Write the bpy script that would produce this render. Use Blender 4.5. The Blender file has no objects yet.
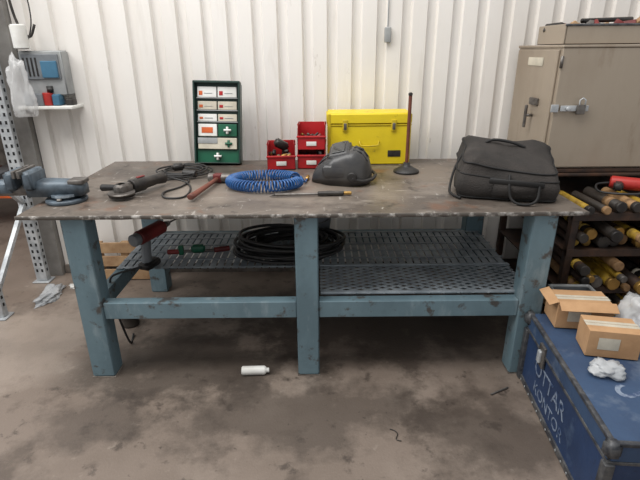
import bpy, bmesh, math, random
from mathutils import Matrix, Vector, Euler, noise
random.seed(7)
S=bpy.context.scene
S.view_settings.view_transform='Standard'
def srgb(c):
    return tuple(((v/255)/12.92 if v/255<=0.04045 else ((v/255+0.055)/1.055)**2.4) for v in c)+(1,)
# ---------------------------------------------------------------- materials
def mat(name,c,rough=.6,metal=0,c2=None,scale=6,bump=0,bscale=60,lo=.4,hi=.65,alpha=1,trans=0,stretch=None,coat=0,emit=None):
    m=bpy.data.materials.new(name);m.use_nodes=True
    nt=m.node_tree;N=nt.nodes;L=nt.links;b=N['Principled BSDF']
    b.inputs['Base Color'].default_value=srgb(c);b.inputs['Roughness'].default_value=rough
    b.inputs['Metallic'].default_value=metal;b.inputs['Alpha'].default_value=alpha
    b.inputs['Transmission Weight'].default_value=trans;b.inputs['Coat Weight'].default_value=coat
    tc=N.new('ShaderNodeTexCoord');mp=N.new('ShaderNodeMapping');L.new(tc.outputs['Object'],mp.inputs['Vector'])
    if stretch: mp.inputs['Scale'].default_value=stretch
    n=N.new('ShaderNodeTexNoise');n.inputs['Scale'].default_value=scale;n.inputs['Detail'].default_value=9;n.inputs['Roughness'].default_value=.65
    L.new(mp.outputs[0],n.inputs['Vector'])
    r=N.new('ShaderNodeValToRGB');r.color_ramp.elements[0].position=lo;r.color_ramp.elements[1].position=hi
    if c2 is None: c2=tuple(v*.85 for v in c)
    r.color_ramp.elements[0].color=srgb(c);r.color_ramp.elements[1].color=srgb(c2)
    L.new(n.outputs['Fac'],r.inputs[0]);L.new(r.outputs[0],b.inputs['Base Color'])
    if bump:
        n2=N.new('ShaderNodeTexNoise');n2.inputs['Scale'].default_value=bscale;n2.inputs['Detail'].default_value=5
        L.new(tc.outputs['Object'],n2.inputs['Vector'])
        bp=N.new('ShaderNodeBump');bp.inputs['Strength'].default_value=bump;bp.inputs['Distance'].default_value=.01
        L.new(n2.outputs['Fac'],bp.inputs['Height']);L.new(bp.outputs[0],b.inputs['Normal'])
    return m
def layered(name,base,layers,rough=.6,metal=0,bump=.2,bscale=40,blobs=()):
    """layers: (color,scale,lo,hi,stretch,strength); blobs: (color,(x,y),(rx,ry),strength) stain and tone patches, painted glare on the surface"""
    m=bpy.data.materials.new(name);m.use_nodes=True
    nt=m.node_tree;N=nt.nodes;L=nt.links;b=N['Principled BSDF']
    b.inputs['Metallic'].default_value=metal;b.inputs['Roughness'].default_value=rough
    tc=N.new('ShaderNodeTexCoord');prev=None
    def mix(prev,fac,c):
        mx=N.new('ShaderNodeMix');mx.data_type='RGBA'
        L.new(fac,mx.inputs['Factor'])
        if prev: L.new(prev,mx.inputs[6])
        else: mx.inputs[6].default_value=srgb(base)
        mx.inputs[7].default_value=srgb(c);return mx.outputs[2]
    for i,(c,sc,lo,hi,st,k) in enumerate(layers):
        mp=N.new('ShaderNodeMapping');L.new(tc.outputs['Object'],mp.inputs[0]);mp.inputs['Scale'].default_value=st;mp.inputs['Location'].default_value=(i*3.1,i*1.7,i)
        n=N.new('ShaderNodeTexNoise');n.inputs['Scale'].default_value=sc;n.inputs['Detail'].default_value=10;n.inputs['Roughness'].default_value=.62
        L.new(mp.outputs[0],n.inputs['Vector'])
        r=N.new('ShaderNodeMapRange');r.inputs['From Min'].default_value=lo;r.inputs['From Max'].default_value=hi;r.inputs['To Max'].default_value=k
        L.new(n.outputs['Fac'],r.inputs['Value']);prev=mix(prev,r.outputs[0],c)
    for i,(c,p,rr,k) in enumerate(blobs):
        mp=N.new('ShaderNodeMapping');mp.vector_type='TEXTURE';L.new(tc.outputs['Object'],mp.inputs[0])
        mp.inputs['Location'].default_value=(p[0],p[1],0);mp.inputs['Scale'].default_value=(rr[0],rr[1],50)
        n=N.new('ShaderNodeTexNoise');n.inputs['Scale'].default_value=3.5;n.inputs['Detail'].default_value=9;n.inputs['Roughness'].default_value=.68
        L.new(tc.outputs['Object'],n.inputs['Vector'])
        ln=N.new('ShaderNodeVectorMath');ln.operation='LENGTH';L.new(mp.outputs[0],ln.inputs[0])
        ad=N.new('ShaderNodeMath');ad.operation='ADD';L.new(ln.outputs['Value'],ad.inputs[0])
        ml=N.new('ShaderNodeMath');ml.operation='MULTIPLY_ADD';L.new(n.outputs['Fac'],ml.inputs[0]);ml.inputs[1].default_value=3.0;ml.inputs[2].default_value=-1.5
        L.new(ml.outputs[0],ad.inputs[1])
        r=N.new('ShaderNodeMapRange');r.inputs['From Min'].default_value=1.05;r.inputs['From Max'].default_value=.55;r.inputs['To Min'].default_value=0;r.inputs['To Max'].default_value=k
        L.new(ad.outputs[0],r.inputs['Value']);prev=mix(prev,r.outputs[0],c)
    L.new(prev,b.inputs['Base Color'])
    n2=N.new('ShaderNodeTexNoise');n2.inputs['Scale'].default_value=bscale;n2.inputs['Detail'].default_value=6
    L.new(tc.outputs['Object'],n2.inputs['Vector'])
    bp=N.new('ShaderNodeBump');bp.inputs['Strength'].default_value=bump;bp.inputs['Distance'].default_value=.01
    L.new(n2.outputs['Fac'],bp.inputs['Height']);L.new(bp.outputs[0],b.inputs['Normal'])
    return m
W1=(1,1,1)
M={}
M['floor']=layered('concrete_floor',(124,111,101),[((100,88,78),1.3,.42,.62,W1,.55),((146,134,123),2.6,.5,.72,W1,.55),((66,56,49),3.4,.55,.67,W1,.6),((164,153,142),14,.62,.72,W1,.4),((46,38,34),9,.6,.68,W1,.65),((40,34,30),24,.64,.7,W1,.6)],rough=.5,bump=.15,bscale=90,
  blobs=[((60,52,46),(-.75,2.15),(.75,.4),.7),((62,53,47),(.35,2.6),(1.1,.5),.75),((60,52,46),(-.15,1.78),(.8,.28),.6),((58,49,43),(.72,1.65),(.35,.35),.6),((56,48,43),(-1.0,1.75),(.3,.2),.5),((60,52,46),(.1,1.25),(.5,.12),.4),((158,145,134),(-1.7,2.4),(.45,.6),.6)])  # floor stains; darker patch beneath the bench, paler patch at left
M['wall']=layered('painted_sheet_wall',(232,228,223),[((210,204,196),.9,.45,.75,(1,1,.5),.6),((178,168,154),7,.58,.75,(1,1,.15),.35),((140,122,104),16,.66,.75,(1,1,.4),.4)],rough=.5,bump=.05,bscale=20)
M['walldirt']=mat('dirty_skirting',(120,112,104),.8,c2=(70,62,56),scale=9)
M['top']=layered('steel_bench_top',(108,99,91),[((72,63,57),2.2,.43,.6,W1,.7),((142,133,123),3.0,.53,.71,(1,2,1),.6),((196,190,182),9,.62,.69,(.4,3,1),.6),((196,192,186),11,.64,.69,(3,.5,1),.55),((112,74,50),5,.57,.67,W1,.6),((34,30,28),12,.57,.67,W1,.7),((218,215,210),30,.66,.70,W1,.6)],rough=.42,metal=.15,bump=.12,bscale=60,
  blobs=[((148,137,126),(-.25,2.42),(.8,.3),.5),((54,48,44),(-.8,2.88),(.6,.28),.6),((132,119,105),(.62,2.8),(.3,.25),.5)])  # first patch is a light reflection painted into the top colour
M['topedge']=mat('bench_edge',(88,82,76),.5,.2,c2=(186,182,176),scale=25,lo=.5,hi=.66)
M['blue']=layered('worn_blue_paint',(106,129,138),[((86,106,115),5,.45,.65,(1,1,.4),.6),((148,162,167),11,.55,.68,(1,1,.3),.55),((72,62,54),13,.57,.65,W1,.85)],rough=.5,bump=.12)
M['grid']=mat('galv_blue_grey',(160,168,174),.5,.1,c2=(120,128,134),scale=7)
M['galv']=mat('galvanised_steel',(190,193,195),.42,.25,c2=(148,152,156),scale=12)
M['dark']=mat('dark_hole',(22,22,24),.8)
M['black']=mat('black_rubber',(30,30,32),.5,c2=(48,46,44),scale=10)
M['blackm']=mat('black_metal',(44,42,42),.4,.4,c2=(70,66,62),scale=14)
M['fabric']=mat('bag_fabric',(44,41,39),.92,c2=(60,55,52),scale=5,bump=.5,bscale=160)
M['fabric2']=mat('bag_trim',(24,23,23),.7)
M['helmet']=mat('helmet_plastic',(50,50,52),.38,c2=(72,70,68),scale=6,coat=.15)
M['lens']=mat('helmet_lens',(10,14,14),.08,coat=.8)
M['yellow']=layered('yellow_paint',(226,200,30),[((200,172,20),3,.45,.7,W1,.6),((90,78,40),13,.62,.7,W1,.7)],rough=.45,bump=.08)
M['yellowd']=mat('yellow_lid',(204,178,24),.45,c2=(160,136,24),scale=6)
M['red']=mat('red_plastic',(180,30,34),.4,c2=(144,22,28),scale=6)
M['redd']=mat('dark_red',(124,38,36),.5,c2=(84,28,26),scale=9)
M['green']=mat('firstaid_green',(22,92,66),.4,c2=(16,76,54))
M['greend']=mat('dark_green',(30,58,50),.4,c2=(24,46,42))
M['white']=mat('white_plastic',(228,228,224),.45,c2=(208,206,200))
M['beige']=mat('beige_card',(206,198,180),.6)
M['orange']=mat('orange_print',(206,96,44),.5)
M['grey']=mat('grey_plastic',(120,124,128),.5,c2=(96,100,104))
M['greyl']=mat('light_grey_steel',(166,168,168),.45,.2,c2=(140,142,142))
M['stencil']=mat('faded_stencil_paint',(132,144,162),.6,c2=(52,72,106),scale=22,lo=.46,hi=.6)
M['cobalt']=mat('blue_hose',(40,90,148),.35,c2=(28,72,126),scale=20)
M['wood']=mat('hammer_wood',(120,66,50),.55,c2=(90,48,38),scale=14)
M['woodl']=mat('plywood',(176,144,108),.7,c2=(146,112,80),scale=9)
M['steel']=mat('dull_steel',(124,120,116),.4,.6,c2=(80,74,70),scale=16)
M['cab']=layered('brushed_cabinet',(166,153,137),[((144,129,112),1.5,.45,.65,(1,1,.4),.7),((184,172,157),4,.55,.75,(1,1,.3),.5),((126,106,86),8,.6,.72,(1,1,.3),.5)],rough=.4,metal=.3,bump=.04)
M['vice']=mat('vice_paint',(92,104,114),.45,.1,c2=(52,60,68),scale=12)
M['chest']=layered('chest_blue',(38,60,96),[((28,46,76),3,.45,.65,W1,.7),((84,104,130),9,.6,.72,W1,.5),((24,26,32),14,.63,.7,W1,.6)],rough=.55,bump=.15)
M['chesttop']=layered('chest_lid_blue',(54,76,106),[((40,56,84),3,.45,.65,W1,.7),((128,138,150),6,.56,.72,W1,.5)],rough=.6,bump=.15)
M['rim']=mat('chest_rim',(58,60,66),.5,.3,c2=(104,104,104),scale=20)
M['card']=mat('cardboard',(190,150,110),.8,c2=(170,130,92),scale=6,bump=.1)
M['cardd']=mat('cardboard_inside',(150,114,80),.85)
M['plastic']=mat('clear_film',(226,226,226),.15,alpha=.42,c2=(240,240,240))
M['plasticw']=mat('white_film',(210,212,214),.3,alpha=.65,c2=(176,180,184))
M['brown']=mat('rack_steel',(54,45,41),.6,.3,c2=(84,60,46),scale=10)
M['tubeblk']=mat('tube_dark',(46,42,39),.5,c2=(66,58,51))
M['tubeyel']=mat('tube_yellow',(186,152,50),.5,c2=(130,100,40),scale=20)
M['tubebr']=mat('tube_tan',(166,130,90),.6,c2=(120,90,60),scale=14)
M['brass']=mat('brass',(180,142,78),.35,.6)
M['batred']=mat('tool_red',(180,46,40),.4)
M['tblue']=mat('charger_blue',(66,112,140),.4)
M['column']=mat('column_grey',(140,137,133),.6,c2=(112,108,104),scale=4)
# ---------------------------------------------------------------- builder
class B:
    def __init__(s,name,loc=(0,0,0),rz=0,rot=None,sc=1):
        s.name=name;s.bm=bmesh.new();s.m=[];s.loc=loc;s.rot=rot if rot else (0,0,rz);s.sc=sc
    def mi(s,k):
        if k not in s.m:s.m.append(k)
        return s.m.index(k)
    def put(s,t,k,T=None,smooth=False):
        if T is not None:t.transform(T)
        i=s.mi(k)
        for f in t.faces:f.material_index=i;f.smooth=smooth
        me=bpy.data.meshes.new('t');t.to_mesh(me);t.free();s.bm.from_mesh(me);bpy.data.meshes.remove(me)
    def box(s,c,d,k,rot=(0,0,0),bev=.003,seg=1,taper=None):
        t=bmesh.new();bmesh.ops.create_cube(t,size=1)
        for v in t.verts:
            v.co=Vector((v.co.x*d[0],v.co.y*d[1],v.co.z*d[2]))
            if taper and v.co.z<0:v.co.x*=taper;v.co.y*=taper
        if bev>0:bmesh.ops.bevel(t,geom=list(t.edges),offset=min(bev,min(d)*.45),segments=seg,affect='EDGES')
        s.put(t,k,Matrix.Translation(c)@Euler(rot).to_matrix().to_4x4(),bev>0);return s
    def bb(s,x0,x1,y0,y1,z0,z1,k,bev=.003,seg=1):
        return s.box(((x0+x1)/2,(y0+y1)/2,(z0+z1)/2),(x1-x0,y1-y0,z1-z0),k,bev=bev,seg=seg)
    def cyl(s,a,b,r,k,r2=None,seg=20,caps=True,bev=0):
        a=Vector(a);b=Vector(b);d=b-a
        t=bmesh.new();bmesh.ops.create_cone(t,cap_ends=caps,segments=seg,radius1=r,radius2=r if r2 is None else r2,depth=d.length)
        if bev>0:
            es=[e for e in t.edges if abs(e.verts[0].co.z-e.verts[1].co.z)<1e-6]
            bmesh.ops.bevel(t,geom=es,offset=bev,segments=2,affect='EDGES')
        q=d.to_track_quat('Z','Y').to_matrix().to_4x4()
        i=s.mi(k);t.transform(Matrix.Translation((a+b)/2)@q)
        for f in t.faces:f.material_index=i;f.smooth=len(f.verts)<=4
        me=bpy.data.meshes.new('t');t.to_mesh(me);t.free();s.bm.from_mesh(me);bpy.data.meshes.remove(me);return s
    def loft(s,rings,k,close=True,cap=True,smooth=True,T=None):
        t=bmesh.new();V=[[t.verts.new(p) for p in r] for r in rings];n=len(rings[0])
        for a,b in zip(V,V[1:]):
            for j in range(n if close else n-1):
                t.faces.new((a[j],a[(j+1)%n],b[(j+1)%n],b[j]))
        if cap and close:
            t.faces.new(V[0][::-1]);t.faces.new(V[-1])
        bmesh.ops.recalc_face_normals(t,faces=t.faces)
        s.put(t,k,T,smooth);return s
    def tube(s,pts,r,k,seg=8,closed=False):
        P=[Vector(p) for p in pts];rings=[];n=len(P);prev=None
        for i,p in enumerate(P):
            if closed:d=P[(i+1)%n]-P[i-1]
            else:d=P[min(i+1,n-1)]-P[max(i-1,0)]
            d.normalize()
            if prev is None:
                u=d.orthogonal().normalized()
            else:
                u=(prev-d*prev.dot(d))
                u=u.normalized() if u.length>1e-6 else d.orthogonal().normalized()
            prev=u;w=d.cross(u)
            rr=r[i] if isinstance(r,(list,tuple)) else r
            rings.append([p+(u*math.cos(2*math.pi*j/seg)+w*math.sin(2*math.pi*j/seg))*rr for j in range(seg)])
        if closed:rings.append(rings[0])
        return s.loft(rings,k,cap=not closed)
    def text(s,txt,size,k,T,ext=.0006):
        cu=bpy.data.curves.new('f','FONT');cu.body=txt;cu.size=size;cu.extrude=ext;cu.align_x='CENTER';cu.align_y='CENTER'
        o=bpy.data.objects.new('f',cu);S.collection.objects.link(o)
        bpy.context.view_layer.update()
        me=bpy.data.meshes.new_from_object(o.evaluated_get(bpy.context.evaluated_depsgraph_get()))
        t=bmesh.new();t.from_mesh(me);bpy.data.objects.remove(o);bpy.data.meshes.remove(me)
        s.put(t,k,T);return s
    def done(s,wn=True):
        me=bpy.data.meshes.new(s.name);s.bm.to_mesh(me);s.bm.free()
        for k in s.m:me.materials.append(M[k])
        o=bpy.data.objects.new(s.name,me);o.location=s.loc;o.rotation_euler=s.rot;o.scale=(s.sc,)*3
        S.collection.objects.link(o)
        if wn:
            md=o.modifiers.new('wn','WEIGHTED_NORMAL');md.weight=80
        return o
def smoothpath(pts,n=8):
    P=[Vector(p) for p in pts];out=[]
    for i in range(len(P)-1):
        p0=P[max(i-1,0)];p1=P[i];p2=P[i+1];p3=P[min(i+2,len(P)-1)]
        for j in range(n):
            t=j/n
            out.append(.5*((2*p1)+(p2-p0)*t+(2*p0-5*p1+4*p2-p3)*t*t+(3*p1-p0-3*p2+p3)*t**3))
    out.append(P[-1]);return out
def rrect(w,d,r,z,n=5,cx=0,cy=0):
    out=[]
    for (sx,sy,a0) in ((1,1,0),(-1,1,90),(-1,-1,180),(1,-1,270)):
        for i in range(n+1):
            a=math.radians(a0+90*i/n)
            out.append(Vector((cx+sx*(w/2-r)+r*math.cos(a),cy+sy*(d/2-r)+r*math.sin(a),z)))
    return out
# ---------------------------------------------------------------- room
f=B('floor');f.bb(-5,5,-1.5,6.5,-.05,0,'floor',bev=0);f.done(False)
WY=3.32
w=B('wall_back')
prof=[];x=-1.93;P=.158
while x<3.6:
    prof+= [(x,WY),(x+.088,WY),(x+.098,WY+.028),(x+.148,WY+.028)];x+=P
t=bmesh.new()
lo=[t.verts.new((a,b,0)) for a,b in prof];hi_=[t.verts.new((a,b,4.2)) for a,b in prof]
for i in range(len(prof)-1):t.faces.new((lo[i],lo[i+1],hi_[i+1],hi_[i]))
bmesh.ops.recalc_face_normals(t,faces=t.faces)
w.put(t,'wall');w.bb(-1.93,3.6,WY+.04,WY+.08,0,4.2,'wall',bev=0);w.done(False)
b=B('baseboard_back');b.bb(-1.93,3.6,WY-.02,WY-.003,0,.07,'walldirt');b.done()
c=B('trim_1');c.bb(-2.02,-1.935,WY-.04,WY+.12,0,4.2,'column');c.bb(-2.03,-1.93,WY-.06,WY-.045,0,4.2,'column',bev=.001);c.done()
w=B('wall_far');w.bb(-5,-1.5,6.2,6.3,0,4.2,'walldirt',bev=0);w.done(False)
s=B('warehouse_shelf',(-3.0,4.6,0))
for xx in (-.9,.9):
    for yy in (-.3,.3): s.bb(xx-.03,xx+.03,yy-.03,yy+.03,0,2.4,'tblue')
for z in (.3,.9,1.5,2.1):
    s.bb(-.9,.9,-.3,.3,z,z+.04,'orange')
for z in (.34,.94,1.54):
    xx=-.8
    while xx<.75:
        ww=random.uniform(.15,.28);hh=random.uniform(.15,.4)
        s.bb(xx,xx+ww,-.22,.2,z,z+hh,random.choice(['yellow','card','beige','grey','redd','tubeyel','blackm']),bev=.01);xx+=ww+.03
s.done()
# ---------------------------------------------------------------- workbench
TZ=.88
b=B('workbench')
b.bb(-1.36,1.20,2.03,3.17,TZ-.012,TZ,'top',bev=.001)
t=bmesh.new();n=160;rows=[]
for i in range(n+1):
    x=-1.36+2.56*i/n;e=.0018*noise.noise(Vector((x*14,0,0)));e2=.002*noise.noise(Vector((x*22,4,0)))
    rows.append([t.verts.new(p) for p in ((x,2.034,TZ+.0008),(x,2.026+e2,TZ+.0006),(x,2.026+e2,TZ-.016+e),(x,2.034,TZ-.016+e))])
for a_,c_ in zip(rows,rows[1:]):
    for j in range(3):t.faces.new((a_[j],c_[j],c_[j+1],a_[j+1]))
bmesh.ops.recalc_face_normals(t,faces=t.faces);b.put(t,'topedge')
for (x0,x1) in ((-1.175,-1.06),(-.117,-.008),(.965,1.08)):
    b.bb(x0,x1,2.045,2.15,.004,TZ-.016,'blue',bev=.006,seg=2)
    b.bb(x0-.003,x1+.003,2.042,2.153,0,.004,'walldirt',bev=.001)
    b.bb(x0,x1,2.98,3.085,0,TZ-.016,'blue',bev=.006,seg=2)
b.bb(-1.17,1.08,2.16,2.20,TZ-.06,TZ-.013,'blue');b.bb(-1.17,1.08,3.03,3.07,TZ-.06,TZ-.013,'blue')
b.bb(-1.06,-.117,2.055,2.115,.335,.425,'blue',bev=.005);b.bb(-.008,.965,2.055,2.115,.335,.425,'blue',bev=.005)
b.bb(-1.06,1.0,3.0,3.06,.335,.425,'blue',bev=.005)
for x0 in (-1.15,-.09,1.0): b.bb(x0,x0+.06,2.15,2.98,.335,.425,'blue',bev=.005)
x=-1.14
while x<1.05:
    b.bb(x,x+.033,2.44,3.0,.427,.433,'grid',bev=0);x+=.043
for y in (2.44,2.55,2.66,2.77,2.88,2.97): b.bb(-1.14,1.06,y,y+.018,.4335,.437,'grid',bev=.001)
X0,X1,Y0,Y1=-.0,1.05,2.12,2.455
b.bb(X0,X1,Y0,Y0+.02,.427,.442,'grid');b.bb(X0,X1,Y1-.02,Y1,.4375,.446,'grid')
def clipseg(x,y,dx,dy):
    t0,t1=-9,9
    for p,d,l,h in ((x,dx,X0,X1),(y,dy,Y0,Y1)):
        a,c_=(l-p)/d,(h-p)/d
        if a>c_:a,c_=c_,a
        t0=max(t0,a);t1=min(t1,c_)
    return (t0,t1) if t1-t0>.02 else None
for sgn in (1,-1):
    k=-1.2
    while k<1.2:
        dx,dy=.89,sgn*.45
        r=clipseg(.52+k,2.29,dx,dy)
        if r:
            a=Vector((.52+k+dx*r[0],2.29+dy*r[0],.434+.001*sgn));c_=Vector((.52+k+dx*r[1],2.29+dy*r[1],.434+.001*sgn))
            b.box((a+c_)/2,((c_-a).length,.013,.004),'grid',rot=(0,0,math.atan2(dy,dx)),bev=0)
        k+=.074
b.done()
# ---------------------------------------------------------------- vice
v=B('bench_vice',(-1.24,2.27,TZ),rz=.04)
v.cyl((0,0,0),(0,0,.02),.095,'vice',seg=28,bev=.004).cyl((0,0,.02),(0,0,.045),.07,'vice')
for q in range(3):
    a=q*2.1+.5;v.cyl((.075*math.cos(a),.075*math.sin(a),.018),(.075*math.cos(a),.075*math.sin(a),.032),.012,'steel',seg=6)
v.loft([[Vector((x,y*ww,z_)) for y,z_ in ((-1,.035),(1,.035),(1,.035+hh*.7),(.6,.035+hh),(-.6,.035+hh),(-1,.035+hh*.7))] for x,ww,hh in ((-.16,.05,.075),(-.06,.05,.075),(.05,.042,.07),(.10,.035,.06))],'vice',smooth=False)
v.box((.07,0,.10),(.075,.075,.022),'steel',bev=.004)
v.box((-.135,0,.115),(.05,.15,.09),'vice',bev=.012,seg=2)
v.box((-.165,0,.15),(.014,.155,.035),'steel',bev=.002)
v.box((-.23,0,.062),(.16,.055,.05),'steel',bev=.005)
v.box((-.218,0,.115),(.05,.145,.09),'vice',bev=.012,seg=2)
v.box((-.188,0,.15),(.014,.155,.035),'steel',bev=.002)
v.box((-.27,0,.075),(.10,.08,.07),'vice',bev=.014,seg=2)
v.cyl((-.3,0,.07),(-.42,0,.07),.015,'steel').cyl((-.385,0,.07),(-.42,0,.07),.027,'steel',bev=.003)
v.cyl((-.403,-.13,.05),(-.403,.13,.09),.008,'steel').cyl((-.403,-.14,.048),(-.403,-.12,.052),.014,'steel').cyl((-.403,.14,.092),(-.403,.12,.088),.014,'steel')
v.done()
# ---------------------------------------------------------------- angle grinder
g=B('angle_grinder',(-.93,2.40,TZ),rz=math.radians(62),sc=1.0)
g.loft([[Vector((x,rr*math.cos(q*math.pi/8),.045+rr*math.sin(q*math.pi/8))) for q in range(16)] for x,rr in ((-.05,.03),(-.045,.036),(.03,.036),(.04,.03),(.12,.027),(.17,.033),(.175,.028))],'blackm')
g.box((-.095,0,.045),(.09,.058,.06),'steel',bev=.012,seg=2)
g.cyl((-.11,0,.075),(-.11,0,.012),.022,'steel').cyl((-.11,0,.02),(-.11,0,.014),.062,'tubeblk',seg=32)
g.cyl((-.11,0,.035),(-.11,0,.022),.064,'steel',seg=32)
g.cyl((-.10,.03,.05),(-.10,.15,.035),.014,'black',r2=.018,bev=.003)
g.box((.02,0,.082),(.05,.018,.008),'redd')
g.tube(smoothpath([(.17,0,.045),(.22,-.02,.03),(.24,-.10,.01),(.16,-.2,.006),(.03,-.27,.006),(-.02,-.2,.006),(.05,-.12,.006),(.18,-.12,.006),(.3,-.06,.006),(.28,.03,.006),(.2,.1,.006),(.30,.16,.006)]),.005,'black')
g.done()
g=B('extension_cable',(-.80,2.80,TZ))
pp=[]
for i in range(130):
    a=i*.21;pp.append((.13*math.cos(a)*(1+.25*math.sin(i*.13)),.12*math.sin(a)*(1+.25*math.cos(i*.11)),.006+.03*i/130))
g.tube(pp,.005,'black');g.cyl((.02,-.09,.03),(.10,-.12,.03),.02,'black',bev=.003);g.box((-.03,-.02,.05),(.07,.05,.04),'blackm',rot=(0,0,.5),bev=.01,seg=2);g.done()
h=B('sledge_hammer',(-.59,2.42,TZ),rz=math.radians(80))
h.loft([[Vector((x,ry*math.cos(q*math.pi/6),.025+rz_*math.sin(q*math.pi/6))) for q in range(12)] for x,ry,rz_ in ((-.20,.012,.012),(-.19,.019,.015),(-.1,.016,.013),(.05,.013,.011),(.19,.013,.012))],'wood')
h.cyl((.18,.055,.027),(.18,.02,.027),.026,'steel',bev=.003).cyl((.18,-.075,.027),(.18,-.02,.027),.026,'steel',bev=.003).box((.18,0,.027),(.05,.05,.048),'redd',bev=.006)
h.done()
h=B('coiled_air_hose',(-.29,2.50,TZ))
pts=[];turns=58;n=turns*12
for i in range(n+1):
    u=i/n;a=math.radians(30+ 318*u) ;rx,ry=.180,.125
    c_=Vector((rx*math.cos(a),ry*math.sin(a),.034));rad=Vector((math.cos(a),math.sin(a)*.9,0)).normalized()
    ph=2*math.pi*turns*u
    pts.append(c_+rad*.028*math.cos(ph)+Vector((0,0,.026*math.sin(ph))))
h.tube(pts,.0048,'cobalt',seg=6)
h.tube(smoothpath([pts[-1],(.19,.02,.05),(.21,.05,.012),(.22,.12,.01)]),.0055,'cobalt');h.cyl((.22,.115,.01),(.225,.17,.012),.01,'brass')
h.tube(smoothpath([pts[0],(.12,.12,.03),(.10,.18,.01),(.0,.2,.01)]),.0055,'cobalt');h.done()
h=B('chisel_bar',(-.03,2.31,TZ),rz=.04)
h.cyl((-.19,0,.012),(.1,0,.012),.007,'steel').cyl((-.19,0,.012),(-.22,0,.006),.007,'steel',r2=.002)
h.cyl((.02,0,.014),(.15,0,.014),.012,'blackm',bev=.002).cyl((.15,0,.014),(.19,0,.014),.009,'brass',bev=.002).box((.08,.012,.014),(.03,.03,.016),'steel');h.done()
# ---------------------------------------------------------------- welding helmet (mask lying on its rim, face turned up and forward)
h=B('welding_helmet',(.135,2.61,TZ+.012),rot=(math.radians(5),0,math.radians(-14)))
rings=[]
NP=28
for x,wd,hh,ex in ((-.150,.055,.05,.6),(-.145,.070,.075,.6),(-.11,.086,.105,.6),(-.06,.108,.140,.55),(-.03,.118,.158,.55),(.03,.122,.176,.6),(.075,.118,.180,.8),(.11,.104,.163,.9),(.135,.082,.13,1),(.150,.05,.08,1),(.155,.02,.04,1)):
    rg=[]
    for q in range(NP+1):
        a=math.pi*q/NP
        c_,s_=math.cos(a),math.sin(a)
        rg.append(Vector((x-.02*(1-s_)*(x<0),wd*math.copysign(abs(c_)**ex,c_),hh*abs(s_)**ex)))
    rings.append(rg)
h.loft(rings,'helmet',cap=True)
h.box((-.015,-.012,.158),(.12,.135,.05),'helmet',rot=(.30,-.26,0),bev=.014,seg=2)
h.box((-.02,-.022,.184),(.072,.10,.008),'lens',rot=(.30,-.26,0),bev=.003)
h.box((-.03,-.108,.075),(.13,.03,.07),'helmet',rot=(-.12,0,.06),bev=.012,seg=2)
for yy in (-.03,.03): h.tube([(-.135,yy,.083),(-.11,yy*1.2,.112),(-.08,yy*1.3,.133)],.005,'helmet')
for sy in (-1,1): h.cyl((.07,sy*.112,.055),(.07,sy*.135,.055),.026,'black',bev=.004)
h.tube(smoothpath([(.07,-.13,.05),(.12,-.11,.03),(.165,-.05,.025),(.175,0,.03),(.165,.05,.025),(.12,.11,.03),(.07,.13,.05)]),.009,'black')
for k in (-.035,.0,.035): h.tube([(.06,k,.183-abs(k)*.15),(.10,k,.173-abs(k)*.25),(.135,k*.9,.134-abs(k)*.5)],.005,'black')
h.done()
h=B('plunger',(.515,2.80,TZ))
h.loft([[Vector((r_*math.cos(q*math.pi/12),r_*math.sin(q*math.pi/12),z)) for q in range(24)] for r_,z in ((.070,0),(.076,.004),(.074,.014),(.05,.026),(.034,.035),(.022,.04),(.018,.06))],'black')
h.cyl((0,0,.05),(0,0,.44),.010,'wood',bev=.003).cyl((0,0,.435),(0,0,.455),.012,'blackm',bev=.004);h.done()
# yellow toolbox
h=B('toolbox',(.31,3.11,TZ),rz=.01)
h.bb(-.255,.255,-.1,.1,.0,.245,'yellow',bev=.006,seg=2);h.bb(-.262,.262,-.106,.106,.25,.32,'yellow',bev=.01,seg=2)
h.bb(-.26,.26,-.104,.104,.243,.252,'yellowd',bev=.001)
for xx in (-.15,.15):
    h.bb(xx-.016,xx+.016,-.112,-.1,.21,.28,'yellowd').bb(xx-.009,xx+.009,-.116,-.110,.22,.26,'steel')
h.tube([(-.06,-.103,.15),(-.055,-.116,.125),(0,-.118,.12),(.055,-.116,.125),(.06,-.103,.15)],.005,'yellowd')
for xx in (-.248,.248): h.bb(xx-.01,xx+.01,-.108,-.096,.0,.315,'yellowd')
h.bb(.12,.2,-.1025,-.1,.05,.09,'blackm',bev=0);h.done()
# red bins
def bin_part(o,x,y,z,w,d,hgt):
    th=.005
    o.bb(x-w/2,x+w/2,y-d/2,y+d/2,z,z+th,'red',bev=.001)
    o.bb(x-w/2,x+w/2,y+d/2-th,y+d/2,z,z+hgt,'red',bev=.001)
    o.bb(x-w/2,x+w/2,y-d/2,y-d/2+th,z,z+hgt*.55,'red',bev=.001)
    o.bb(x-w/2-.004,x+w/2+.004,y-d/2-.006,y-d/2+.006,z+hgt*.5,z+hgt*.58,'red',bev=.002)
    for sx in (-1,1):
        xx=x+sx*(w/2-th/2);t=bmesh.new()
        q=[(-d/2,0),(d/2,0),(d/2,hgt),(-d/2+.06,hgt),(-d/2,hgt*.55)]
        a=[t.verts.new((xx-th/2,y+p[0],z+p[1])) for p in q];c_=[t.verts.new((xx+th/2,y+p[0],z+p[1])) for p in q]
        t.faces.new(a);t.faces.new(c_[::-1])
        for i in range(5):t.faces.new((a[i],c_[i],c_[(i+1)%5],a[(i+1)%5]))
        bmesh.ops.recalc_face_normals(t,faces=t.faces);o.put(t,'red')
        o.bb(xx-.006,xx+.006,y-d/2+.06,y+d/2,z+hgt-.008,z+hgt,'red',bev=.002)
    o.bb(x-.03,x+.03,y-d/2-.004,y-d/2,z+.025,z+.05,'white',bev=0)
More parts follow.
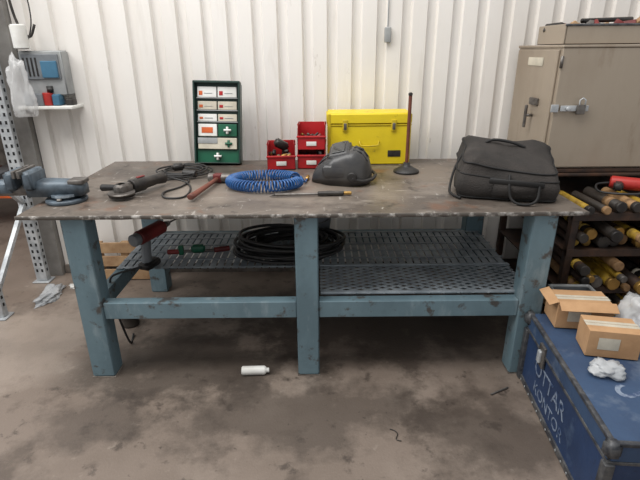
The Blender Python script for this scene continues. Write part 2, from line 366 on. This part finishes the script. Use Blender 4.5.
def fill(o,n,z0,z1,dy=0):
    for i in range(n):
        a=Vector((random.uniform(-.06,.06),random.uniform(-.07,.06)+dy,random.uniform(z0,z1)));d=Vector((random.uniform(-1,1),random.uniform(-1,1),random.uniform(-.2,.6))).normalized()*.02
        o.cyl(a-d,a+d,random.uniform(.007,.013),random.choice(['blackm','steel','tubeblk','redd','brass','black']),seg=8)
o=B('storage_bin',(-.235,2.98,TZ+.004),rz=.05);bin_part(o,0,0,0,.17,.2,.145);fill(o,26,.022,.09)
o.box((0,.02,.13),(.09,.05,.05),'blackm',rot=(.3,.5,.4),bev=.01,seg=2);o.done()
o=B('storage_bin',(-.045,3.0,TZ+.004),rz=-.03);bin_part(o,0,0,0,.17,.2,.145);bin_part(o,0,.015,.11,.17,.18,.145);fill(o,14,.022,.08);fill(o,14,.135,.19,.015)
o.done()
# first aid station
a=B('first_aid_station',(-.645,3.05,TZ+.008),rot=(math.radians(-11),math.radians(1.5),0))
a.bb(-.145,.145,.0,.06,.0,.50,'greend',bev=.01,seg=2)
a.bb(-.132,.132,-.012,.002,.0,.085,'green',bev=.003)
for z,hh,cols in ((.40,.075,['white','white']),(.325,.062,['beige','beige']),(.255,.055,['white','beige'])):
    a.bb(-.128,.128,-.02,.0,z,z+.006,'greyl',bev=.001)
    ww=.118
    for i,c_ in enumerate(cols):
        a.bb(-.122+i*.126,-.122+i*.126+ww,-.016,.004,z+.008,z+hh-.004,c_,bev=.002)
        a.bb(-.112+i*.126,-.09+i*.126,-.018,-.015,z+.02,z+hh*.6,'orange' if i==0 else 'red',bev=0)
        a.bb(-.08+i*.126,-.03+i*.126,-.018,-.015,z+.03,z+hh*.45,'greyl',bev=0)
for i,c_ in enumerate(('white','green')):
    a.bb(-.122+i*.126,-.004+i*.126,-.02,.004,.17,.245,c_,bev=.003)
a.bb(-.1,-.03,-.022,-.019,.19,.225,'orange',bev=0)
a.bb(-.122,.122,-.03,.002,.09,.16,'beige',bev=.003)
a.bb(-.122,.0,-.033,-.028,.125,.16,'greyl',bev=0)
for cx,cz,kk in ((.063,.207,'white'),(.07,.125,'green'),(-.0,.045,'white')):
    a.bb(cx-.007,cx+.007,-.036,-.013,cz-.022,cz+.022,kk,bev=0).bb(cx-.022,cx+.022,-.0365,-.013,cz-.007,cz+.007,kk,bev=0)
for sx in (-1,1): a.bb(sx*.14-.006,sx*.14+.006,-.04,.03,.0,.5,'greend',bev=.003)
a.bb(-.145,.145,-.04,.03,.49,.505,'greend',bev=.003);a.bb(-.145,.145,-.04,.03,-.0,.008,'greend',bev=.003)
a.done()
# ---------------------------------------------------------------- black bag (soft, slouching)
h=B('equipment_bag',(.945,2.40,TZ+.002),rz=math.radians(-15),sc=1.06)
def bagring(z,wd,dp,r_,grow=0.0):
    out=[]
    for p in rrect(wd,dp,r_,z,10):
        nn=noise.noise(Vector((p.x*6,p.y*6,p.z*8+2)));n2=noise.noise(Vector((p.x*16,p.y*16,p.z*18+4)))
        k=min(1,z/.03)
        q=p+Vector((p.x,p.y,0)).normalized()*((nn*.024+n2*.010)*k+grow)
        f=max(0,(z-.05)/.17)
        q.z+=f*(p.y*.22-p.x*.13+nn*.024+n2*.010)
        out.append(q)
    dens=[]
    for i,a in enumerate(out):
        b_=out[(i+1)%len(out)];dens.append(a)
        if (b_-a).length>.05:
            m_=int((b_-a).length/.02)
            for j in range(1,m_):
                t_=j/m_;pp=a.lerp(b_,t_)
                n3=noise.noise(Vector((pp.x*11,pp.y*11,z*14+9)))*.016*k
                nd=Vector((b_.y-a.y,-(b_.x-a.x),0)).normalized()
                bulge=math.sin(math.pi*t_)*(.008 if z<.15 else -.006)*k
                dens.append(pp+nd*(n3+bulge)+Vector((0,0,-math.sin(math.pi*t_)*.012*f)))
    return dens
spec=[(0,.39,.35,.04),(.008,.42,.38,.045),(.03,.435,.395,.045),(.06,.44,.40,.045),(.09,.435,.395,.045),(.12,.43,.385,.045),(.15,.42,.375,.045),(.172,.41,.36,.045),(.188,.39,.335,.05),(.197,.34,.285,.05),(.201,.26,.20,.05),(.200,.15,.11,.04)]
rings=[bagring(*s_) for s_ in spec]
def resample(r,n):
    L_=[0]
    for i in range(len(r)):L_.append(L_[-1]+(r[(i+1)%len(r)]-r[i]).length)
    out=[];j=0
    for i in range(n):
        d=L_[-1]*i/n
        while L_[j+1]<d:j+=1
        t_=(d-L_[j])/max(1e-6,L_[j+1]-L_[j]);out.append(r[j].lerp(r[(j+1)%len(r)],t_))
    return out
rings=[resample(r,110) for r in rings]
h.loft(rings,'fabric')
def outw(p,d): return p+Vector((p.x,p.y,0)).normalized()*d
h.tube([outw(p,.002) for p in rings[7]],.0045,'fabric2',closed=True)
h.tube([outw(p,.002) for p in rings[1]],.005,'fabric2',closed=True)
h.tube([outw(p,.002) for p in rings[5]],.003,'fabric2',closed=True)
h.box((.03,-.208,.058),(.22,.035,.085),'fabric',rot=(.08,0,0),bev=.016,seg=3)
h.box((.03,-.225,.09),(.23,.010,.026),'fabric2',rot=(.1,.05,0),bev=.004)
h.tube(smoothpath([(.0,-.200,.12),(.0,-.228,.08),(.01,-.243,.03),(.04,-.257,.008),(.09,-.257,.008),(.12,-.243,.03),(.125,-.222,.09)]),.006,'fabric2')
h.tube(smoothpath([(-.2,.02,.17),(-.235,-.05,.1),(-.25,-.1,.02),(-.24,-.16,.008),(-.2,-.22,.008)]),.006,'fabric2')
h.tube(smoothpath([(-.1,.04,.218),(-.06,.04,.232),(0.02,.04,.222),(.08,.04,.200)]),.007,'fabric2')
h.done(False)
# ---------------------------------------------------------------- under bench
h=B('coiled_cable',(-.19,2.66,.440))
pp=[]
for i in range(640):
    a=i*.17;ph=i/640
    rr=.225+.05*math.sin(i*.071)+.02*math.sin(i*.31)
    pp.append((rr*1.15*math.cos(a),rr*.78*math.sin(a),.012+.10*abs(math.sin(ph*9.1))*(.6+.4*math.sin(i*.05))))
h.tube(pp,.0095,'black',seg=7);h.done()
h=B('bucket',(-.02,2.87,.440))
h.loft([[Vector((r_*math.cos(q*math.pi/14),r_*math.sin(q*math.pi/14),z)) for q in range(28)] for r_,z in ((.075,.0),(.10,.21),(.106,.21),(.106,.22),(.098,.22),(.075,.02))],'grey')
h.tube([(.105*math.cos(t_*math.pi/10),-.02-.07*math.sin(t_*math.pi/10),.19-.06*math.sin(t_*math.pi/10)) for t_ in range(11)],.003,'steel');h.done()
h=B('hand_drill',(-.93,2.50,.440),rz=math.radians(70),sc=1.2)
h.cyl((-.1,0,.16),(.07,0,.16),.033,'redd',bev=.006).cyl((.07,0,.16),(.12,0,.16),.02,'steel',r2=.012).cyl((.12,0,.16),(.2,0,.16),.004,'steel')
h.cyl((-.135,0,.16),(-.1,0,.16),.028,'grey',bev=.004)
h.box((-.06,0,.08),(.045,.035,.13),'grey',rot=(0,.15,0),bev=.01,seg=2).box((-.05,0,.018),(.1,.06,.034),'blackm',bev=.008,seg=2)
h.tube(smoothpath([(-.08,0,.02),(-.14,.03,.02),(-.19,.06,.02),(-.22,.08,.0),(-.22,.085,-.1),(-.21,.08,-.2),(-.17,.08,-.355),(-.1,.12,-.358)]),.005,'black');h.done()
h=B('pipe_clamp',(-.76,2.62,.440),rz=.1)
h.cyl((-.05,0,.02),(.13,.0,.02),.009,'steel').box((-.06,0,.03),(.03,.03,.06),'green',bev=.005).box((.04,.0,.035),(.08,.04,.05),'green',bev=.01,seg=2).cyl((.13,0,.02),(.22,.02,.02),.016,'redd',bev=.003).cyl((-.14,0,.02),(-.06,0,.02),.015,'redd',bev=.003);h.done()
h=B('wooden_pallet',(-1.42,3.19,0),rot=(math.radians(-7),0,0))
for z in (0,.10,.20): h.bb(-.22,.22,-.02,-.002,z+.005,z+.082,'woodl')
for xx in (-.2,0,.18): h.bb(xx-.03,xx+.03,-.002,.05,.005,.282,'woodl')
h.done()
# floor clutter
h=B('spray_bottle',(-.34,2.06,.0235),rot=(0,math.radians(90),.03))
h.loft([[Vector((r_*math.cos(q*math.pi/10),r_*math.sin(q*math.pi/10),z)) for q in range(20)] for r_,z in ((.018,-.07),(.023,-.066),(.023,.045),(.018,.055),(.012,.057),(.012,.07),(.01,.072))],'white')
h.done()
h=B('rubber_cup',(-1.17,2.56,0))
h.loft([[Vector((r_*math.cos(q*math.pi/12),r_*math.sin(q*math.pi/12),z)) for q in range(24)] for r_,z in ((.05,0),(.055,.01),(.045,.03),(.052,.06),(.055,.075),(.047,.075),(.04,.02))],'tubeblk');h.done()
h=B('metal_scrap',(-.98,2.75,0));h.box((0,0,.012),(.12,.05,.02),'blackm',rot=(0,0,.3)).cyl((.05,.06,.012),(.16,.1,.012),.01,'steel');h.done()
h=B('bent_wire',(.32,1.62,.004));h.tube(smoothpath([(-.02,.04,0),(0,.03,0),(.01,.01,0),(.0,-.02,0),(.02,-.03,0)]),.002,'blackm');h.done()
h=B('steel_rod_offcut',(.88,1.90,.006));h.cyl((-.06,-.02,0),(.04,.03,0),.004,'steel');h.done()
def crumple(name,loc,sc,k,amp=.25,sub=4,seed=0):
    o=B(name,loc);t=bmesh.new();bmesh.ops.create_icosphere(t,subdivisions=sub,radius=1)
    for v in t.verts:
        p=v.co.copy();n=noise.noise(p*1.6+Vector((seed,0,0)))*amp*1.5+abs(noise.noise(p*4+Vector((seed,3,0))))*amp+noise.noise(p*9+Vector((seed,9,0)))*amp*.3
        q=p*(1+n);v.co=Vector((q.x*sc[0],q.y*sc[1],max(q.z,-.75)*sc[2]+.75*sc[2]))
    o.put(t,k,None,True);return o.done(False)
crumple('plastic_wrap',(-1.86,2.93,0),(.06,.12,.02),'plasticw',.5,4,3)
crumple('paper_scrap',(-1.72,3.08,0),(.06,.04,.008),'white',.5,4,8)
# ---------------------------------------------------------------- rack upright (left)
h=B('pallet_rack_upright',(-2.03,0,0))
def post(y):
    h.bb(-.04,.04,y-.025,y+.025,.01,3.2,'galv',bev=.004);h.bb(-.06,.06,y-.05,y+.05,0,.01,'galv')
    z=.08
    while z<2.2:
        for xx in (-.018,.018):
            h.bb(xx-.007,xx+.007,y-.0262,y-.02,z,z+.022,'dark',bev=0)
        h.bb(.038,.0412,y-.008,y+.008,z,z+.022,'dark',bev=0)
        z+=.05
post(3.18);post(2.66)
for (z0,z1) in ((.15,.6),(.6,1.05),(1.05,1.5)):
    k=1 if z0 in (.15,1.05) else -1
    a_=Vector((0,2.68,z0 if k>0 else z1));c_=Vector((0,3.16,z1 if k>0 else z0));mid=(a_+c_)/2;d=c_-a_
    h.box(mid,(.03,d.length,.03),'galv',rot=(math.atan2(d.z,d.y),0,0))
h.done()
# ---------------------------------------------------------------- wall charger station
h=B('wall_charger_station',(-1.74,3.32,1.24))
h.bb(-.18,.17,-.16,-.0,-.02,.0,'white',bev=.003)
h.bb(-.14,.13,-.10,-.0,.06,.33,'greyl',bev=.008,seg=2)
h.bb(-.12,.11,-.112,-.098,.16,.31,'grey',bev=.004)
h.bb(.0,.1,-.125,-.108,.17,.27,'tblue',bev=.004)
h.bb(-.14,-.02,-.14,-.02,.0,.075,'grey',bev=.006)
h.cyl((.0,-.1,.0),(.0,-.1,.08),.035,'batred',bev=.004);h.box((.06,-.1,.035),(.05,.07,.07),'tblue',bev=.006,seg=2)
h.cyl((.02,-.1,.08),(.02,-.1,.12),.02,'black');h.box((.13,-.08,.02),(.05,.06,.04),'blackm',bev=.005)
for i in range(4): h.bb(-.11+i*.025,-.10+i*.025,-.115,-.111,.18,.29,'blackm',bev=0)
h.done()
h=B('hanging_wall_hook',(-1.83,3.30,1.6))
h.tube(smoothpath([(0,.0,.55),(.0,-.06,.5),(-.02,-.09,.3),(.0,-.09,.12),(.05,-.08,.05),(.09,-.07,.12)]),.008,'blackm')
h.tube(smoothpath([(0,0,.5),(.06,-.05,.35),(.07,-.06,.15),(.02,-.06,.02)]),.004,'black')
h.cyl((0.0,-.10,-.02),(.0,-.10,.12),.045,'white',seg=24,bev=.006);h.done()
o=crumple('hanging_plastic_bag',(-1.86,3.14,1.18),(.065,.05,.19),'plastic',.3,4,6)
h=B('wall_switch',(.44,3.32,1.60));h.bb(-.02,.02,-.03,0,0,.09,'greyl',bev=.004);h.cyl((0,-.008,.09),(0,-.008,1.2),.004,'greyl',seg=8);h.done()
# ---------------------------------------------------------------- cabinet
CX,CY0,CY1=1.28,2.68,3.29
h=B('steel_cabinet',(CX,CY0,.92))
h.bb(0,1.1,.02,.6,0,.65,'cab',bev=.004)
h.bb(-.004,.545,0,.02,.01,.64,'cab',bev=.004).bb(.553,1.1,0,.02,.01,.64,'cab',bev=.004)
h.bb(-.008,1.105,-.004,.6,.64,.655,'cab',bev=.003);h.bb(-.004,1.1,.0,.6,-.02,.0,'brown',bev=.003)
h.bb(-.012,0,.04,.58,.02,.63,'cab',bev=.003)
h.bb(-.016,-.011,.20,.40,.545,.59,'beige',bev=0)
h.bb(-.03,-.01,.18,.28,.33,.37,'steel',bev=.004)
h.cyl((-.015,.24,.27),(-.055,.24,.27),.008,'steel').cyl((-.055,.24,.33),(-.055,.24,.20),.009,'steel',bev=.003)
h.box((.10,-.012,.335),(.15,.01,.03),'galv',bev=.002).cyl((.06,-.015,.335),(.06,-.04,.335),.011,'galv').box((.13,-.022,.33),(.045,.02,.05),'steel',bev=.004)
h.tube([(.115,-.03,.355),(.115,-.03,.38),(.13,-.03,.39),(.145,-.03,.38),(.145,-.03,.355)],.004,'galv')
h.box((-.005,-.008,.335),(.04,.012,.04),'galv',bev=.002)
for z in (.08,.57): h.cyl((-.004,0,z-.03),(-.004,0,z+.03),.008,'steel')
h.done()
h=B('metal_tray',(1.30,2.74,1.577))
w_,d_,hh=.52,.34,.10
h.bb(0,w_,0,d_,0,.006,'brown');h.bb(0,w_,0,.008,0,hh,'cab');h.bb(0,w_,d_-.008,d_,0,hh,'cab');h.bb(0,.008,0,d_,0,hh,'cab');h.bb(w_-.008,w_,0,d_,0,hh,'cab')
h.bb(-.006,w_+.006,-.006,.006,hh-.012,hh,'rim')
for i in range(16):
    xx=random.uniform(.04,w_-.06);yy=random.uniform(.05,d_-.05)
    h.box((xx,yy,.085),(random.uniform(.04,.12),.04,.05),random.choice(['blackm','steel','woodl','redd']),rot=(random.random(),random.random(),random.random()*3),bev=.004)
h.cyl((.1,.05,.115),(.45,.2,.13),.012,'blackm');h.done()
# ---------------------------------------------------------------- storage rack under/next cabinet
RY=2.33
h=B('storage_rack',(1.30,RY,0))
for xx in (0,1.0):
    for yy in (0,.33,.91):
        h.bb(xx,xx+.04,yy,yy+.04,0,.895 if yy>.3 else .80,'brown')
for z in (.10,.34,.56,.76):
    h.bb(0,1.04,0,.95,z-.012,z,'brown',bev=.002);h.bb(0,1.04,-.004,.02,z-.03,z+.012,'brown',bev=.002)
h.bb(0,1.04,.33,.95,.88,.897,'brown')
h.done()
h=B('welding_rod_tubes',(1.30,RY,0))
def rod_tube(x,y0,zc,L_,r_,k,dx=0,dz=0):
    a=Vector((x,y0,zc));d=Vector((dx,1,dz)).normalized();P=lambda t:a+d*t
    h.cyl(P(0),P(L_),r_*.94,k,seg=18)
    h.cyl(P(-.012),P(random.uniform(.01,.03)),r_,random.choice(['tubeyel','tubebr','brass','tubeblk','blackm','steel']),seg=18,bev=.004)
    if random.random()<.4:h.cyl(P(.06),P(.06+random.uniform(.02,.06)),r_*.97,random.choice(['tubeyel','beige','tubebr']),seg=18)
for (zb,zt) in ((.10,.30),(.34,.53),(.56,.73)):
    x=.07
    while x<.98:
        base=zb
        r0=random.uniform(.02,.037)
        for lay in range(4):
            r_=r0 if lay==0 else random.uniform(.018,.032);zc=base+r_+.003
            if zc+r_>zt:break
            base=zc+r_
            rod_tube(x+random.uniform(-.008,.008),random.uniform(-.10,.1),zc,random.uniform(.4,.6),r_,random.choice(['tubeblk','tubeblk','tubeyel','tubebr','blackm','brown']),random.uniform(-.03,.03),random.uniform(0,.03))
            if random.random()<.2:break
        x+=.066
x=.06
while x<.98:
    r_=random.uniform(.018,.032)
    rod_tube(x,random.uniform(-.06,.0),.76+r_+.015,.30,r_,random.choice(['tubeblk','tubeyel','tubebr','blackm','steel']),random.uniform(-.1,.1))
    x+=.085
h.done()
h=B('power_tool',(1.66,2.50,.845),rz=-.5)
h.cyl((-.09,0,.035),(.06,0,.035),.034,'batred',bev=.006).cyl((.06,0,.035),(.12,0,.035),.022,'blackm',r2=.014)
h.box((-.05,-.05,.03),(.045,.1,.04),'blackm',bev=.008,seg=2)
h.tube(smoothpath([(-.09,0,.03),(-.15,-.03,.02),(-.13,-.1,.0),(-.02,-.14,.01),(.08,-.12,.02)]),.006,'black');h.done()
h=B('steel_bin',(1.27,2.13,0),rz=-.05)
h.bb(-.10,.10,-.07,.07,0,.008,'grey')
for a_ in ((-.10,-.094,-.07,.07),(.094,.10,-.07,.07),(-.10,.10,-.07,-.064),(-.10,.10,.064,.07)): h.bb(a_[0],a_[1],a_[2],a_[3],0,.43,'grey')
h.loft([rrect(.21,.15,.01,.42),rrect(.21,.15,.01,.432),rrect(.187,.127,.01,.432),rrect(.187,.127,.01,.42)],'greyl',smooth=False,cap=False);h.done()
# ---------------------------------------------------------------- blue trunk
RZ=math.radians(-5)
h=B('storage_trunk',(.945,1.20,0),rz=RZ)
Wd,Ln=.56,.82
h.bb(0,Wd,0,Ln,.01,.285,'chest',bev=.004);h.bb(-.006,Wd+.006,-.006,Ln+.006,.29,.372,'chesttop',bev=.008,seg=2)
h.bb(-.009,Wd+.009,-.009,Ln+.009,.283,.297,'rim',bev=.002)
for (xx,yy) in ((0,0),(Wd,0),(0,Ln),(Wd,Ln)):
    h.box((xx,yy,.145),(.035,.035,.285),'rim',bev=.004);h.box((xx,yy,.345),(.05,.05,.062),'rim',bev=.012,seg=2)
h.bb(-.008,.012,0,Ln,.0,.03,'rim');h.bb(-.009,.010,0,Ln,.358,.375,'rim');h.bb(0,Wd,-.009,.01,.358,.375,'rim');h.bb(0,Wd,-.008,.012,0,.03,'rim')
for yy in (.60,):
    h.bb(-.018,-.003,yy-.03,yy+.03,.23,.335,'steel',bev=.003).bb(-.03,-.015,yy-.014,yy+.014,.25,.31,'galv',bev=.004)
TX=Matrix(((0,0,-1,-.0015),(-1,0,0,0),(0,1,0,0),(0,0,0,1)))
def TT(y,z): 
    m=TX.copy();m[1][3]=y;m[2][3]=z;return m
h.text('OTTAR',.105,'stencil',TT(.50,.185));h.text('KONTOR',.08,'stencil',TT(.48,.085))
for i in range(14):
    yy=.03+i*.058;h.cyl((-.009,yy,.016),(-.012,yy,.016),.005,'galv',seg=8)
mt=Matrix.Translation((.20,.24,.3725))@Matrix.Rotation(math.radians(60),4,'Z')
h.text('S',.2,'stencil',mt);h.done()
def carton(name,loc,rz,w,d,hh,openflap=False):
    o=B(name,loc,rz)
    o.bb(-w/2,w/2,-d/2,d/2,0,hh,'card',bev=.002)
    o.bb(-w/2-.001,w/2+.001,-.02,.02,hh-.001,hh+.001,'beige',bev=0)
    o.bb(-w/2,w/2,-.001,.001,hh,hh+.0015,'cardd',bev=0)
    o.bb(-w*.3,w*.1,-d/2-.001,-d/2,hh*.3,hh*.75,'beige',bev=0)
    if openflap:
        o.box((0,-d/2-.02,hh+.002),(w,.05,.003),'card',rot=(.5,0,0),bev=0)
        o.box((-w/2-.018,0,hh+.004),(.045,d,.003),'card',rot=(0,-.4,0),bev=0)
    return o.done()
carton('cardboard_box',(1.19,1.94,.377),-.12,.24,.15,.12,True)
carton('cardboard_box',(1.20,1.71,.377),-.2,.20,.13,.12)
crumple('clear_plastic_bag',(1.42,1.83,.377),(.09,.09,.10),'plastic',.3,4,2)
crumple('crumpled_plastic_bag',(1.12,1.56,.377),(.055,.05,.02),'plasticw',.4,4,5)
# ---------------------------------------------------------------- lights
def area(name,loc,rot,size,e,c=(1,1,1),sy=None):
    l=bpy.data.lights.new(name,'AREA');l.energy=e;l.color=c;l.size=size
    if sy:l.shape='RECTANGLE';l.size_y=sy
    o=bpy.data.objects.new(name,l);o.location=loc;o.rotation_euler=rot;S.collection.objects.link(o)
area('ceiling_light',(-.6,1.5,4.6),(math.radians(6),0,0),3.3,138,(1,.98,.95),2.0)
area('skylight',(-3.4,1.2,4.0),(0,math.radians(-40),0),2.5,132,(1,.99,.97))
W=bpy.data.worlds.new('World');S.world=W;W.use_nodes=True
W.node_tree.nodes['Background'].inputs[0].default_value=(.98,.99,1,1);W.node_tree.nodes['Background'].inputs[1].default_value=.56
# ---------------------------------------------------------------- camera
cam=bpy.data.cameras.new('Camera');cam.lens=27;cam.sensor_width=36;cam.clip_start=.05
o=bpy.data.objects.new('Camera',cam);o.location=(0,0,1.56)
R=Matrix.Rotation(math.radians(90-21.6),3,'X')@Matrix.Rotation(math.radians(-.5),3,'Z')
o.rotation_euler=R.to_euler();S.collection.objects.link(o);S.camera=o
